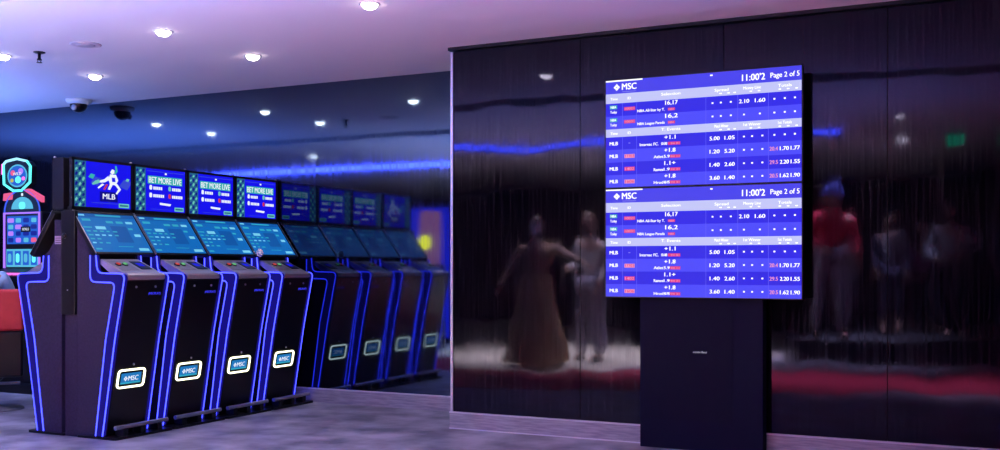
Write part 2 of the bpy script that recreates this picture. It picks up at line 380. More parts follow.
def touch_graphics(b, W, H, M, seed):
    rnd = random.Random(seed)
    b.rect(-W/2, -H/2, W/2, H/2, M_cy, 0, M)
    b.rect(-W/2, .40*H, W/2, H/2, M_cy2, .0003, M)
    b.rect(-.18*W, .435*H, .26*W, .475*H, M_cyt, .0006, M)
    b.rect(-.46*W, .43*H, -.36*W, .47*H, M_cyl, .0006, M); b.rect(-.44*W, .30*H, -.30*W, .36*H, M_cyt, .0006, M)
    for k in range(3): b.rect(-.05*W+.17*k*W, .26*H, .07*W+.17*k*W, .32*H, M_cyl if k == 2 else M_cyt, .0006, M)
    b.rect(-.28*W, .09*H, -.11*W, .17*H, M_cyl, .0006, M)
    b.rect(-.48*W, .12*H, -.34*W, .15*H, M_cyt, .0006, M)
    b.rect(.28*W, .10*H, .36*W, .15*H, M_cyt, .0006, M); b.rect(.33*W, -.08*H, .44*W, -.01*H, M_cyl, .0006, M)
    b.rect(-.02*W, .19*H, .26*W, -.24*H, M_cy2, .0003, M)
    for r in range(4):
        for k in range(5):
            if rnd.random() < 0.8:
                x = (-.46+.11*k)*W; y = (.02-.10*r)*H
                b.rect(x, y, x+(.05+.03*rnd.random())*W, y+.035*H, M_cyl if rnd.random() < .25 else M_cyt, .0006, M)
    b.rect(-.06*W, -.36*H, .20*W, -.345*H, M_cyt, .0006, M)
    b.rect(.28*W, -.45*H, .46*W, -.38*H, M_cyl, .0006, M); b.rect(-.46*W, -.44*H, -.36*W, -.40*H, M_cyt, .0006, M)

def face_mat(o, n, right):
    """matrix with X=right, Z=n, origin o"""
    n = Vector(n).normalized(); r = Vector(right).normalized(); u = n.cross(r)
    M = Matrix(((r.x, u.x, n.x, o[0]), (r.y, u.y, n.y, o[1]), (r.z, u.z, n.z, o[2]), (0, 0, 0, 1))); return M

def kiosk(x, y, rz, label, kind='bet', shift=0.0, seed=1, yoff=0.0):
    t = root('betting_kiosk', (x, y, 0), label, 'betting kiosk', rz, 'betting kiosks')
    PW = 0.595; yl, yr = yoff, yoff+0.435
    b = MB(); pl = rrect(0.262, PW/2-.002, 0.40, PW-.01, 0.03)
    pl = [(max(p[0], .075), p[1]) for p in pl]
    n = len(pl); b.add([(p[0], p[1], 0.0) for p in pl]+[(p[0], p[1], 0.018) for p in pl],
        [tuple(range(n, 2*n)), tuple(range(n-1,-1,-1))]+[(k,(k+1)%n,n+(k+1)%n,n+k) for k in range(n)], M_black); b.build('base_plate', t)
    rl = None
    b = MB(); b.tube([(.432, .03, .085), (.432, .545, .085)], .0165, M_rail, 14); rl = b.build('foot_rail', t)
    for yy in (.12, .29, .46):
        b = MB(); b.bbox((.36, yy-.025, .016), (.445, yy+.025, .075), M_black, .006); b.build('rail_bracket', rl)
    # side panels
    prof = [(.085, .02), (.085, 1.54), (.215, 1.375)] + list(S2) 
    for k, (ya, yb) in enumerate(((yl, yl+.035), (yr-.035, yr))):
        yo = ya if k == 0 else yb; sg = -1 if k == 0 else 1
        b = MB(); b.prism(prof[::-1], ya, yb, M_panel); sp = b.build('side_panel', t)
        b = MB()
        L1, L2 = S1, S2
        poly = [(p[0], p[1]) for p in L2] + [(p[0], p[1]) for p in L1[::-1]]
        m_ = len(L2); vs = []; fs = []
        for i in range(min(len(L1), len(L2))):
            vs += [(L1[i][0], yo+sg*.0015, L1[i][1]), (L2[i][0], yo+sg*.0015, L2[i][1]), (L2[i][0]+.0015, yo+sg*.0015, L2[i][1]), (L2[i][0]+.0015, (ya+yb)/2-sg*.014, L2[i][1])]
        for i in range(min(len(L1), len(L2))-1):
            o = 4*i
            fs += [(o, o+1, o+5, o+4), (o+2, o+3, o+7, o+6)]
        b.add(vs, fs, M_band); b.build('led_glow_band', sp)  # glowing band in place of LED light falling on the panel
        b = MB(); ledstrip(b, S1, yo+sg*.002, .0052); b.build('led_strip', sp)
        b = MB(); ledstrip(b, [(p[0]+.002, p[1]) for p in S2], yo, .0052); b.build('led_strip', sp)
    # inner cabinet
    b = MB(); b.prism([(.08, .02), (.08, 1.53), (.20, 1.37), (.25, 1.30), (.27, 1.20), (.53, 1.16), (.44, .72), (.325, .02)][::-1], yl+.036, yr-.036, M_black); b.build('cabinet', t)
    # front door with lock, maker's mark and badge
    fx = lambda z: .325 + (.535-.325)*(z-.03)/(1.155-.03) + .0
    P0 = Vector((.330, (yl+yr)/2, .03)); P1 = Vector((.540, (yl+yr)/2, 1.150))
    up = (P1-P0).normalized(); nn = Vector((0, 1, 0)).cross(up)
    if nn.x < 0: nn = -nn
    Hd = (P1-P0).length
    FM = face_mat(P0, nn, (0, 1, 0)); W = yr-yl-.074
    b = MB(FM); b.bbox((-W/2, 0, -.012), (W/2, Hd, .004), M_blackg, .003); dr = b.build('front_door', t)
    for xx, yy in ((-.09, Hd-.045), (.10, Hd-.045), (-.01, .515)):
        b = MB(FM); b.lathe([(.009, .004), (.009, .009), (0, .010)], M_rail, 12, M=Matrix.Translation((xx, yy, 0))); b.build('lock', dr)
    b = MB(FM)
    b.text('(MSCPLAY)', 0.0, Hd-.105, .018, glow('mark_blue', rgb(60, 60, 255), 1.1), w=.12, bold=.03, d=.004, M=Matrix.Translation((.04, 0, 0))); b.build('maker_mark', dr)
    bc = (-.018, .41)
    # glowing frame of the badge
    o1, o2 = rrect(bc[0], bc[1], .268, .142, .030), rrect(bc[0], bc[1], .244, .118, .020)
    n = len(o1); b = MB(FM)
    b.add([(p[0], p[1], .004) for p in o1]+[(p[0], p[1], .013) for p in o1]+[(p[0], p[1], .013) for p in o2]+[(p[0], p[1], .004) for p in o2],
          [(k+j*n, (k+1)%n+j*n, (k+1)%n+(j+1)*n, k+(j+1)*n) for k in range(n) for j in range(3)], M_cream)
    bf = b.build('badge_frame', dr)
    b = MB(FM @ Matrix.Translation((bc[0], bc[1], .0)))
    b.rect(-.098, -.040, .098, .040, M_badge, .006)
    b.rect(-.098, -.040, .098, -.028, M_cyt, .0064)
    front_logo(b, -.052, 0, .038, M_white, d=.007)
    b.text('MSC', -.028, -.017, .036, M_white, w=.098, bold=.03, d=.007); b.build('badge_display', dr)
    # deck
    D0 = Vector((.282, (yl+yr)/2, 1.305)); D1 = Vector((.500, (yl+yr)/2, 1.212))
    dn = (D1-D0).normalized(); nz = Vector((0, 1, 0)).cross(-dn)
    if nz.z < 0: nz = -nz
    DM = face_mat((D0+D1)/2, nz, (0, 1, 0)); Ld = (D1-D0).length
    b = MB(); b.prism([(.275, 1.27), (.275, 1.305), (.282, 1.308), (.498, 1.213), (.535, 1.205), (.552, 1.190), (.552, 1.165), (.54, 1.155), (.45, 1.155)][::-1], yl+.037, yr-.037, M_silver)
    dk = b.build('control_deck', t)
    b = MB(DM); b.bbox((-.16, -.085, .0), (.01, .085, .004), mat('deck_plate', (.34, .31, .31, 1), .4, .5), .002); b.build('button_plate', dk)
    for k, (cx, cy, mc, nm) in enumerate(((-.115, .01, M_scrr, 'red'), (-.05, .01, M_scrg, 'green'))):
        b = MB(DM); b.lathe([(.024, .004), (.024, .010), (.02, .012)], M_black, 18, M=Matrix.Translation((cx, cy, 0)))
        b.lathe([(.018, .010), (.016, .018), (0, .020)], glow('btn_'+nm, (1, .10, .08, 1) if nm == 'red' else (.25, .9, .35, 1), .55), 18, M=Matrix.Translation((cx, cy, 0))); ob = b.build('button', dk)
        ob['label'] = 'lit %s button' % nm
    b = MB(DM); b.bbox((.045, -.07, .0), (.155, .075, .006), M_blackg, .003); b.rect(.07, -.02, .13, .035, M_scrb, .0065); b.build('card_reader', dk)
    # slanted touch screen
    A = Vector((.030+shift, PW/2, 1.668)); B = Vector((.268+shift, PW/2, 1.345))
    d = (A-B).normalized(); n2 = Vector((0, 1, 0)).cross(d)
    if n2.x < 0: n2 = -n2
    TM = face_mat((A+B)/2, n2, (0, 1, 0)); H = (A-B).length
    b = MB(TM); b.bbox((-PW/2, -H/2, -.035), (PW/2, H/2, -.004), M_black, .004)
    for sx in (-1, 1): b.box((sx*PW/2-(.012 if sx > 0 else 0), -H/2, -.004), (sx*PW/2+(.012 if sx < 0 else 0), H/2, .004), M_black)
    b.box((-PW/2, -H/2, -.004), (PW/2, -H/2+.018, .004), M_black); b.box((-PW/2, H/2-.02, -.004), (PW/2, H/2, .004), M_black)
    ts = b.build('touch_screen', t)
    b = MB(TM); touch_graphics(b, PW-.026, H-.04, Matrix.Translation((0, 0, -.002)), seed); b.build('display', ts)
    for ex in (-PW/2, PW/2-.005): b = MB(TM); b.box((ex, -H/2, .004), (ex+.005, H/2, .008), M_rail); b.build('edge_trim', ts)
    # upper monitor
    xf = .030 + shift
    UM = face_mat((xf, PW/2, 1.870), (1, 0, 0), (0, 1, 0)); UH = .385
    b = MB(UM); b.bbox((-PW/2, -UH/2, -.030-shift*.55), (PW/2, UH/2, -.006), M_black, .004)
    for sx in (-1, 1): b.box((sx*PW/2-(.020 if sx > 0 else 0), -UH/2, -.006), (sx*PW/2+(.020 if sx < 0 else 0), UH/2, .004), M_black)
    b.box((-PW/2, -UH/2, -.006), (PW/2, -UH/2+.022, .004), M_black); b.box((-PW/2, UH/2-.018, -.006), (PW/2, UH/2, .004), M_black)
    mo = b.build('monitor', t)
    b = MB(UM); upper_graphics(b, PW-.042, UH-.042, Matrix.Translation((0, .002, -.003)), kind); b.build('display', mo)
    b = MB(UM); b.lathe([(.010, 0), (.010, .014), (0, .018)], M_rail, 12, M=Matrix.Translation((PW/2-.012, UH/2-.004, -.01)) @ Matrix.Rotation(-PI/2, 4, 'X')); b.build('camera_knob', mo)
    # neck behind both screens
    b = MB(); b.box((.012, .03, 1.56), (.03+shift*.5, PW-.03, 1.70), M_black); b.build('screen_mount', t)
    return t
KX = -6.235; KY = 5.53; KP = 0.601
names = ['first betting kiosk at the near end of the row, player picture on its upper screen',
         'second betting kiosk from the near end, beside the one showing a player',
         'third betting kiosk from the near end, one before the wall-side kiosk',
         'fourth betting kiosk touching the back wall, paper scrap on its touch screen']
for i in range(4):
    kiosk(KX, KY + i*KP, 0, names[i], 'player' if i == 0 else 'bet', seed=11)
bk = kiosk(KX+.010, KY + .595, PI, 'betting kiosk on the far side of the row, seen from its end, facing left', 'bet', shift=.15, seed=5, yoff=.16)
b = MB(); b.box((.085, .5948, 1.42), (.155, .5965, 1.48), mat('notice_paper', (.35, .28, .42, 1), .6))
for k in range(3): b.box((.092, .5965, 1.43+.016*k), (.148, .5968, 1.435+.016*k), M_dark)
b.box((.02, .58, 1.40), (.16, .5948, 1.60), M_panel)
b.build('notice_sticker', bk)
# spine between the two rows
t = root('kiosk_spine', (KX, KY, 0), 'tall dark upright spine joining the back to back betting kiosks', 'post')
b = MB(); b.box((-.062, .02, 0), (.062, KP*4-.005, 1.55), M_panel); b.build('spine_core', t)
b = MB(); b.bbox((-.070, -.012, .90), (.072, .02, 1.665), M_black, .004); cc = b.build('cable_cover', t)
b = MB(); b.lathe([(.02, 0), (.02, .012), (0, .016)], M_blackg, 16, M=Matrix.Translation((-.03, -.012, 1.48)) @ Matrix.Rotation(PI/2, 4, 'X')); b.build('knob', cc)
b = MB(); b.lathe([(.005, 0), (.005, .004), (0, .005)], M_rail, 10, M=Matrix.Translation((.0, -.012, 1.08)) @ Matrix.Rotation(PI/2, 4, 'X')); b.build('screw', cc)
# crumpled paper on the last kiosk
bm = bmesh.new(); bmesh.ops.create_icosphere(bm, subdivisions=3, radius=.03)
rn = random.Random(4)
for v in bm.verts: v.co *= 1 + rn.uniform(-.22, .22); v.co.z *= 1.1; v.co.y *= .75
b = MB(); b.addbm(bm, mat('paper_white', (.85, .83, .8, 1), .8), Matrix.Translation((-5.925, KY+3*KP-.005, 1.375)), False)
tag(recenter(b.build('crumpled_paper')), 'crumpled white paper scrap at the touch screen corner of the wall-side kiosk', 'paper')

# ------------------------------------------------------------------ the board totem with two stacked screens
T_bg1 = glow('tv_row_dark', rgb(48, 42, 232), 1); T_bg2 = glow('tv_row_light', rgb(76, 76, 250), 1)
T_hd = glow('tv_header', rgb(72, 68, 236), 1); T_bar = glow('tv_bar', rgb(196, 200, 248), 1)
T_w = glow('tv_white', (1, 1, 1, 1), 1.3); T_red = glow('tv_red', rgb(225, 60, 130), 1); T_pink = glow('tv_pink', rgb(240, 150, 190), 1)
T_teal = glow('tv_teal', rgb(60, 180, 190), 1); T_line = glow('tv_line', rgb(100, 100, 250), 1); T_dim = glow('tv_dim', rgb(150, 150, 235), 1)
T_grey = glow('tv_greyblue', rgb(110, 115, 190), 1)
def board(b, W, H, M):
    X = lambda s: (s-.5)*W
    Y = lambda t: (.5-t)*H
    R = lambda s0, t0, s1, t1, m, d=.0005: b.rect(X(s0), Y(t1), X(s1), Y(t0), m, d, M)
    def Tx(txt, s, t, h, m=T_w, w=None, al='CENTER', bold=.02, d=.0015):
        b.text(txt, X(s), Y(t), h*H, m, w=None if w is None else w*W, bold=bold, d=d, M=M, align=al)
    R(0, 0, 1, 1, T_bg1, 0); R(0, 0, 1, .125, T_hd)
    R(.0, 0, .20, .012, T_w, .001)
    front_logo(b, X(.060), Y(.066), .045*1.0, T_w, M=M, d=.0012)
    Tx('MSC', .088, .092, .058, w=.078, al='LEFT', bold=.03); R(.09, .108, .165, .112, T_dim, .001)
    R(.553, .018, .566, .030, T_w, .001)
    Tx("11:00'2", .768, .098, .058, w=.112, bold=.025); Tx('Page 2 of 5', .920, .088, .044, w=.138, bold=.02)
    rows = [(.215, .335), (.335, .455), (.530, .648), (.648, .766), (.766, .884), (.884, 1.0)]
    for k, (a, c) in enumerate(rows): R(0, a, 1, c, T_bg1 if k in (0, 2, 4) else T_bg2)
    for (a, c, hs) in ((.125, .215, ('Selection', 'Spread', 'Money Line', 'Totals')), (.455, .530, ('T. Events', 'Match Winner', '1st Winner', '1st Totals'))):
        R(0, a, 1, c, T_bar); m = (a+c)/2
        Tx('Time', .045, m+.015, .024, w=.040); Tx('ID', .128, m+.015, .024)
        for tx, s, w in zip(hs, (.35, .61, .762, .92), (.10, .07, .085, .065)): Tx(tx, s, m+.004, .026, w=w)
        for s in (.60, .64, .67, .75, .79, .89, .93, .97): R(s, m+.018, s+.012, m+.028, T_w, .001)
    for s in (.09, .167, .53, .69, .84): R(s, .215, s+.0025, .455, T_line, .0008); R(s, .530, s+.0025, 1, T_line, .0008)
    # first block
    for k, (nm, sub) in enumerate((('16,17', 'NBA All-Star by T.'), ('16,2', 'NBA League Parada'))):
        a = rows[k][0]
        R(.022, a+.018, .062, a+.052, T_teal, .001); Tx('NBA', .042, a+.046, .022, w=.03); Tx('Today', .042, a+.092, .024, w=.036, bold=.03)
        R(.100, a+.040, .160, a+.072, T_red, .001); Tx('100%d1' % (k+2), .130, a+.066, .022, w=.05, m=T_pink)
        Tx(nm, .353, a+.045, .038, w=.065, bold=.03)
        Tx(sub, .245, a+.096, .024, w=.145, bold=.03); R(.335, a+.074, .372, a+.098, T_red, .001); Tx('NBA', .353, a+.096, .018, w=.028, m=T_pink)
    def dots(a, ss):
        for s in ss: R(s-.0045, a+.052, s+.0045, a+.066, T_w, .001)
    def nums(a, vals, m=T_w):
        for v, s in vals: Tx(v, s, a+.078, .034, w=.050, m=m, bold=.035)
    dots(rows[0][0], (.565, .607, .657, .87, .92, .968)); nums(rows[0][0], (('2.10', .722), ('1.60', .800)))
    dots(rows[1][0], (.565, .607, .657, .722, .800, .87, .92, .968))
    tb = [('MLB', '-', '+1.1', 'Internac FC.', '10-00', ('5.00', '1.05'), None),
          ('MLB', '17703', '+1.8', 'Atlet', '5.9', ('1.20', '5.20'), ('20.4', '1.70', '1.77')),
          ('MLB', '1402', '1.1+', 'Ramos', '1.9', ('1.40', '2.60'), ('29.5', '2.20', '1.55')),
          ('MLB', '1606', '+1.8', 'Hrod', '40-95', ('3.60', '1.40'), ('20.5', '1.62', '1.90'))]
    for k, (a0, idn, nm, s1, s2, n1, n2) in enumerate(tb):
        a = rows[k+2][0]
        Tx(a0, .043, a+.076, .032, w=.045, bold=.035)
        if idn != '-': R(.102, a+.046, .158, a+.082, T_red if k == 2 else T_pink, .001); Tx(idn, .130, a+.077, .026, w=.048, m=T_pink if k == 2 else T_red, bold=.03)
        else: R(.124, a+.058, .134, a+.064, T_dim, .001)
        Tx(nm, .345, a+.044, .036, w=.058, bold=.03)
        Tx(s1, .285 if k else .235, a+.096, .026, w=.05 if k else .10, bold=.03); Tx(s2, .328 if k else .315, a+.096, .026, w=.03, bold=.03)
        R(.345 if k else .335, a+.070, .40, a+.098, T_red, .001); Tx('94 %d1' % k, .372, a+.094, .018, w=.045, m=T_pink)
        nums(a, ((n1[0], .575), (n1[1], .650)))
        dots(a, (.722, .762, .812))
        if n2:
            Tx(n2[0], .866, a+.078, .034, w=.040, m=T_pink, bold=.04); Tx(n2[1], .917, a+.078, .034, w=.042, bold=.035); Tx(n2[2], .969, a+.078, .034, w=.043, bold=.035)
        else: dots(a, (.87, .92, .968))
t = root('board_totem_stand', (-1.893, 7.0, 0), 'dark navy floor standing totem column below the betting boards', 'stand')
CX0, CX1 = -.425, .425
b = MB(); b.bbox((CX0, -.025, .0), (CX1, .085, 2.45), M_stand, .004); body = b.build('column', t)
b = MB(); b.box((CX0+.03, -.027, .20), (CX1-.2, -.0245, .98), mat('door_navy', (0.005, 0.005, 0.021, 1), .6, ior=1.15)); b.build('access_door', t)
FT = face_mat((0.0, -.0275, .665), (0, -1, 0), (1, 0, 0))
b = MB(FT); b.text('ooviiv\u00b7Bexi', 0, .0, .014, glow('logo_dim', (.6, .6, .75, 1), .8), w=.095, bold=.03, align='CENTER'); b.build('maker_mark', t)
for k, (zc, lab) in enumerate(((2.181, 'upper blue betting odds screen on the totem'), (1.418, 'lower blue betting odds screen directly under the upper one'))):
    tv = root('odds_screen', (-1.882, 6.928, zc-.380), lab, 'display screen', group='stacked odds screens')
    W, H = 1.357, .761
    FM = face_mat((0, 0, .380), (0, -1, 0), (1, 0, 0))
    b = MB(FM); b.bbox((-W/2, -H/2, -.045), (W/2, H/2, -.004), M_black, .004); 
    for (p, q) in (((-W/2, -H/2), (-W/2+.007, H/2)), ((W/2-.007, -H/2), (W/2, H/2)), ((-W/2, -H/2), (W/2, -H/2+.006)), ((-W/2, H/2-.006), (W/2, H/2))):
        b.box((p[0], p[1], -.006), (q[0], q[1], .003), M_black)
    b.build('bezel', tv)
    b = MB(FM); board(b, W-.014, H-.012, Matrix.Translation((0, 0, -.003))); b.build('display', tv)

# ------------------------------------------------------------------ slot machines at the far left
N_aqua = glow('neon_aqua', (.12, .95, .9, 1), 1.5); N_pink = glow('neon_pink', (1.0, .16, .7, 1), 1.4); N_vio = glow('neon_violet', (.35, .16, 1.0, 1), 1.4)
N_red = glow('neon_red', (.95, .12, .3, 1), .9); N_scr = glow('slot_screen', (.015, .10, .55, 1), 1.2); N_scrl = glow('slot_light', (.10, .50, .75, 1), 1.0)
N_blue = glow('slot_blue', (.01, .02, .32, 1), 1.0)
def slot_machine(x, y, label, neon=True):
    t = root('slot_machine', (x, y, 0), label, 'slot machine', group='slot machines')
    b = MB(); b.bbox((-.28, .04, 0), (.28, .62, 1.20), M_black, .015); b.bbox((-.28, -.02, 0), (.28, .10, .10), M_black, .01); b.build('cabinet', t)
    F = face_mat((0, 0.0, 0), (0, -1, 0), (1, 0, 0))
    b = MB(); b.prism([(-.10, 1.16), (.30, 1.32), (.30, 1.10), (-.10, 1.10)][::-1], -.27, .27, M_black, M=Matrix(((0,1,0,0),(1,0,0,0),(0,0,1,0),(0,0,0,1)))); dk = b.build('button_deck', t)
    for k in range(5):
        b = MB(); b.bbox((-.20+.09*k, -.075, 1.168), (-.13+.09*k, -.035, 1.192), N_pink if neon else N_blue, .004); b.build('button', dk)
    b = MB(); b.bbox((-.28, .10, 1.20), (.28, .5, 1.80), M_black, .02); cb = b.build('screen_housing', t)
    F2 = F @ Matrix.Translation((0, 0, -.099))
    b = MB(F2)
    b.rect(-.23, 1.25, .23, 1.43, N_scrl, .0); 
    for k in range(4): b.rect(-.22+.115*k, 1.27, -.22+.115*k+.085, 1.41, N_scr, .001); b.flat(rrect(-.18+.115*k, 1.34, .05, .09, .02, 3), N_aqua if k % 2 else N_scrl, .002)
    b.build('lower_display', cb)
    b = MB(F2); b.rect(-.22, 1.48, .22, 1.76, N_scr, 0)
    rn = random.Random(8)
    for r in range(4):
        for k in range(4):
            b.flat(rrect(-.165+.11*k, 1.52+.066*r, .07+.03*rn.random(), .045, .012, 3), rn.choice([N_scrl, N_scrl, N_aqua, N_blue, N_red, N_vio]) if neon else N_blue, .001)
    b.rect(-.02, 1.60, .12, 1.655, M_black, .002); b.text('BONUS', .05, 1.615, .026, M_white, w=.09, d=.002, align='CENTER', bold=.02); b.build('upper_display', cb)
    b = MB(); b.tube([(-.25, .09, 1.24), (-.25, .09, 1.79), (.25, .09, 1.79), (.25, .09, 1.24)], .012, N_vio if neon else N_blue, 8); b.build('neon_border', cb)
    # arch
    b = MB(F2); ap = [(-.26, 1.80)] + [(-.26*math.cos(a), 1.80+.22*math.sin(a)) for a in [k*PI/16 for k in range(1, 16)]] + [(.26, 1.80)]
    n = len(ap); b.add([(p[0], p[1], 0) for p in ap]+[(p[0], p[1], -.1) for p in ap], [tuple(range(n-1,-1,-1)), tuple(range(n, 2*n))]+[(k, (k+1)%n, n+(k+1)%n, n+k) for k in range(n)], M_black)
    ar = b.build('arch_top', t)
    if neon:
        b = MB(F2); b.tube([(p[0]*.97, p[1], .004) for p in ap], .008, glow('neon_blue', (.05, .12, 1, 1), 1.0), 6)
        b.flat([(.6*p[0], 1.83+.55*(p[1]-1.8)) for p in ap], N_scrl, .001); b.flat(rrect(0, 1.865, .09, .07, .03, 4), N_aqua, .003); b.flat(rrect(.0, 1.975, .03, .03, .01, 3), M_white, .002); b.build('arch_display', ar)
        hx = [(-.20, .12), (-.16, .15), (.0, .17), (.15, .14), (.20, .09), (.195, -.07), (.07, -.15), (-.05, -.15), (-.19, -.08)]
        C = Vector((-.07, 2.165))
        b = MB(F2); n = len(hx); pts = [(C.x+p[0], C.y+p[1]) for p in hx]
        b.add([(p[0], p[1], .0) for p in pts]+[(p[0], p[1], -.07) for p in pts], [tuple(range(n)), tuple(range(2*n-1, n-1, -1))]+[(k, (k+1)%n, n+(k+1)%n, n+k) for k in range(n)], M_black)
        tp = b.build('topper_sign', t)
        b = MB(F2); b.tube([(p[0]*.97+C.x*.03, p[1], .008) for p in (pts[3:]+pts[:1])], .013, N_aqua, 8); b.tube([(p[0]*.97+C.x*.03, p[1], .008) for p in pts[:4]], .013, glow('neon_mix', (.35, .75, .95, 1), 1.4), 8)
        b.tube([(pts[0][0], pts[0][1]+.005, .01), (pts[0][0]-.005, pts[0][1]-.10, .01)], .014, N_pink, 8); b.build('neon_outline', tp)
        b = MB(F2 @ Matrix.Translation((C.x, C.y, 0)))
        circ = lambda r, cx=0, cy=0, n=24: [((cx+r*math.cos(2*PI*k/n))*1.25, cy+r*math.sin(2*PI*k/n)) for k in range(n)]
        b.flat(circ(.115), N_scrl, .001); b.flat(circ(.10), N_scr, .002)
        for (px, py, r, m) in ((-.05, .03, .028, N_red), (.04, .045, .03, N_vio), (.01, -.04, .035, N_aqua), (-.06, -.045, .02, glow('slot_yellow', (.8, .7, .12, 1), .7)), (.07, -.03, .02, N_pink)):
            b.flat(circ(r, px, py, 12), m, .003)
        b.text('WILD', 0, .005, .03, M_white, w=.12, d=.004, align='CENTER', bold=.03); b.build('topper_emblem', tp)
        for (p, q, r_, s_) in (((-.26, 1.99), (-.13, 2.0), (-.14, 1.93), (-.27, 1.92)), ((.02, 2.02), (.10, 2.03), (.28, 1.95), (.28, 1.89))):
            b = MB(F2); b.add([(v[0], v[1], .01) for v in (p, q, r_, s_)]+[(v[0], v[1], -.03) for v in (p, q, r_, s_)], [(3,2,1,0),(4,5,6,7),(0,1,5,4),(1,2,6,5),(2,3,7,6),(3,0,4,7)], N_red); b.build('wing_panel', tp)
    else:
        b = MB(F2); rr = rrect(-.18, 2.10, .30, .34, .08); n = len(rr)
        b.add([(p[0], p[1], 0) for p in rr]+[(p[0], p[1], -.06) for p in rr], [tuple(range(n)), tuple(range(2*n-1, n-1, -1))]+[(k, (k+1)%n, n+(k+1)%n, n+k) for k in range(n)], mat('slab_navy', (.01, .02, .10, 1), .4))
        tp = b.build('topper_sign', t)
        b = MB(F2); b.tube([(p[0], p[1], .002) for p in rr[6:14]], .006, glow('rim_blue', (.02, .12, .6, 1), .9), 6); b.build('neon_outline', tp)
    return t
slot_machine(-8.88, 7.20, 'slot machine with a glowing aqua and pink topper sign at the far left')
slot_machine(-8.14, 7.30, 'dark slot machine half hidden behind the kiosks, plain rounded topper', False)

# lit panel and a made-up glowing pillar beside the cove, seen only in the back wall
t = root('standin_pillar', (-7.97, 2.0, 0), 'made-up pink lit pillar with a yellow disc, for the blur reflected beside the last dim kiosk', 'illuminated pillar')
b = MB(); b.bbox((-.16, -.16, 0), (.16, .16, 1.30), M_black, .02); b.build('base', t)
b = MB(); b.bbox((-.13, -.13, 1.30), (.13, .13, 2.10), glow('pillar_pink', (.55, .16, .30, 1), 3.0), .04, seg=3); b.build('light_body', t)
b = MB(); b.lathe([(.19, 0), (.19, .02), (.0, .03)], glow('disc_yellow', (1, .75, .03, 1), 9), 28, M=Matrix.Translation((0, .14, 1.62)) @ Matrix.Rotation(-PI/2, 4, 'X') @ Matrix.Scale(.6, 4)); b.build('disc', t)
t = root('light_panel', (-8.55, 1.0, 0), 'tall glowing blue wall panel reflected beside the corner edge', 'light panel')
b = MB(); b.bbox((-.42, -.06, 0), (.42, .0, 2.3), M_black, .01); b.build('frame', t)
b = MB(); b.box((-.38, 0, .10), (.38, .012, 2.22), glow('panel_blue', (.03, .04, 1.0, 1), 2.5)); b.build('diffuser', t)

# ------------------------------------------------------------------ people
M_skin = noise_mix(mat('skin', (.52, .30, .22, 1), .5), (.48, .27, .20, 1), (.58, .34, .26, 1), (1,1,1), 12, 3)
M_hairb = noise_mix(mat('hair_brown', (.10, .055, .03, 1), .5), (.07, .035, .02, 1), (.20, .11, .06, 1), (20, 20, 2), 6, 4)
M_hairk = mat('hair_black', (.02, .016, .015, 1), .45)
def skinmesh(verts, edges, radii, levels=2):
    me = bpy.data.meshes.new('sk'); me.from_pydata([tuple(v) for v in verts], edges, []); me.update()
    ob = bpy.data.objects.new('sk', me); COL.objects.link(ob)
    md = ob.modifiers.new('s', 'SKIN'); md.use_smooth_shade = True; md.branch_smoothing = 0.6
    sv = me.skin_vertices[0].data
    for i, r in enumerate(radii): sv[i].radius = r if isinstance(r, tuple) else (r, r)
    sv[0].use_root = True
    sb = ob.modifiers.new('b', 'SUBSURF'); sb.levels = levels; sb.render_levels = levels
    dg = bpy.context.evaluated_depsgraph_get(); dg.update()
    m2 = bpy.data.meshes.new_from_object(ob.evaluated_get(dg))
    vs = [tuple(v.co) for v in m2.vertices]; fs = [list(p.vertices) for p in m2.polygons]
    bpy.data.objects.remove(ob); bpy.data.meshes.remove(me); bpy.data.meshes.remove(m2)
    return vs, fs
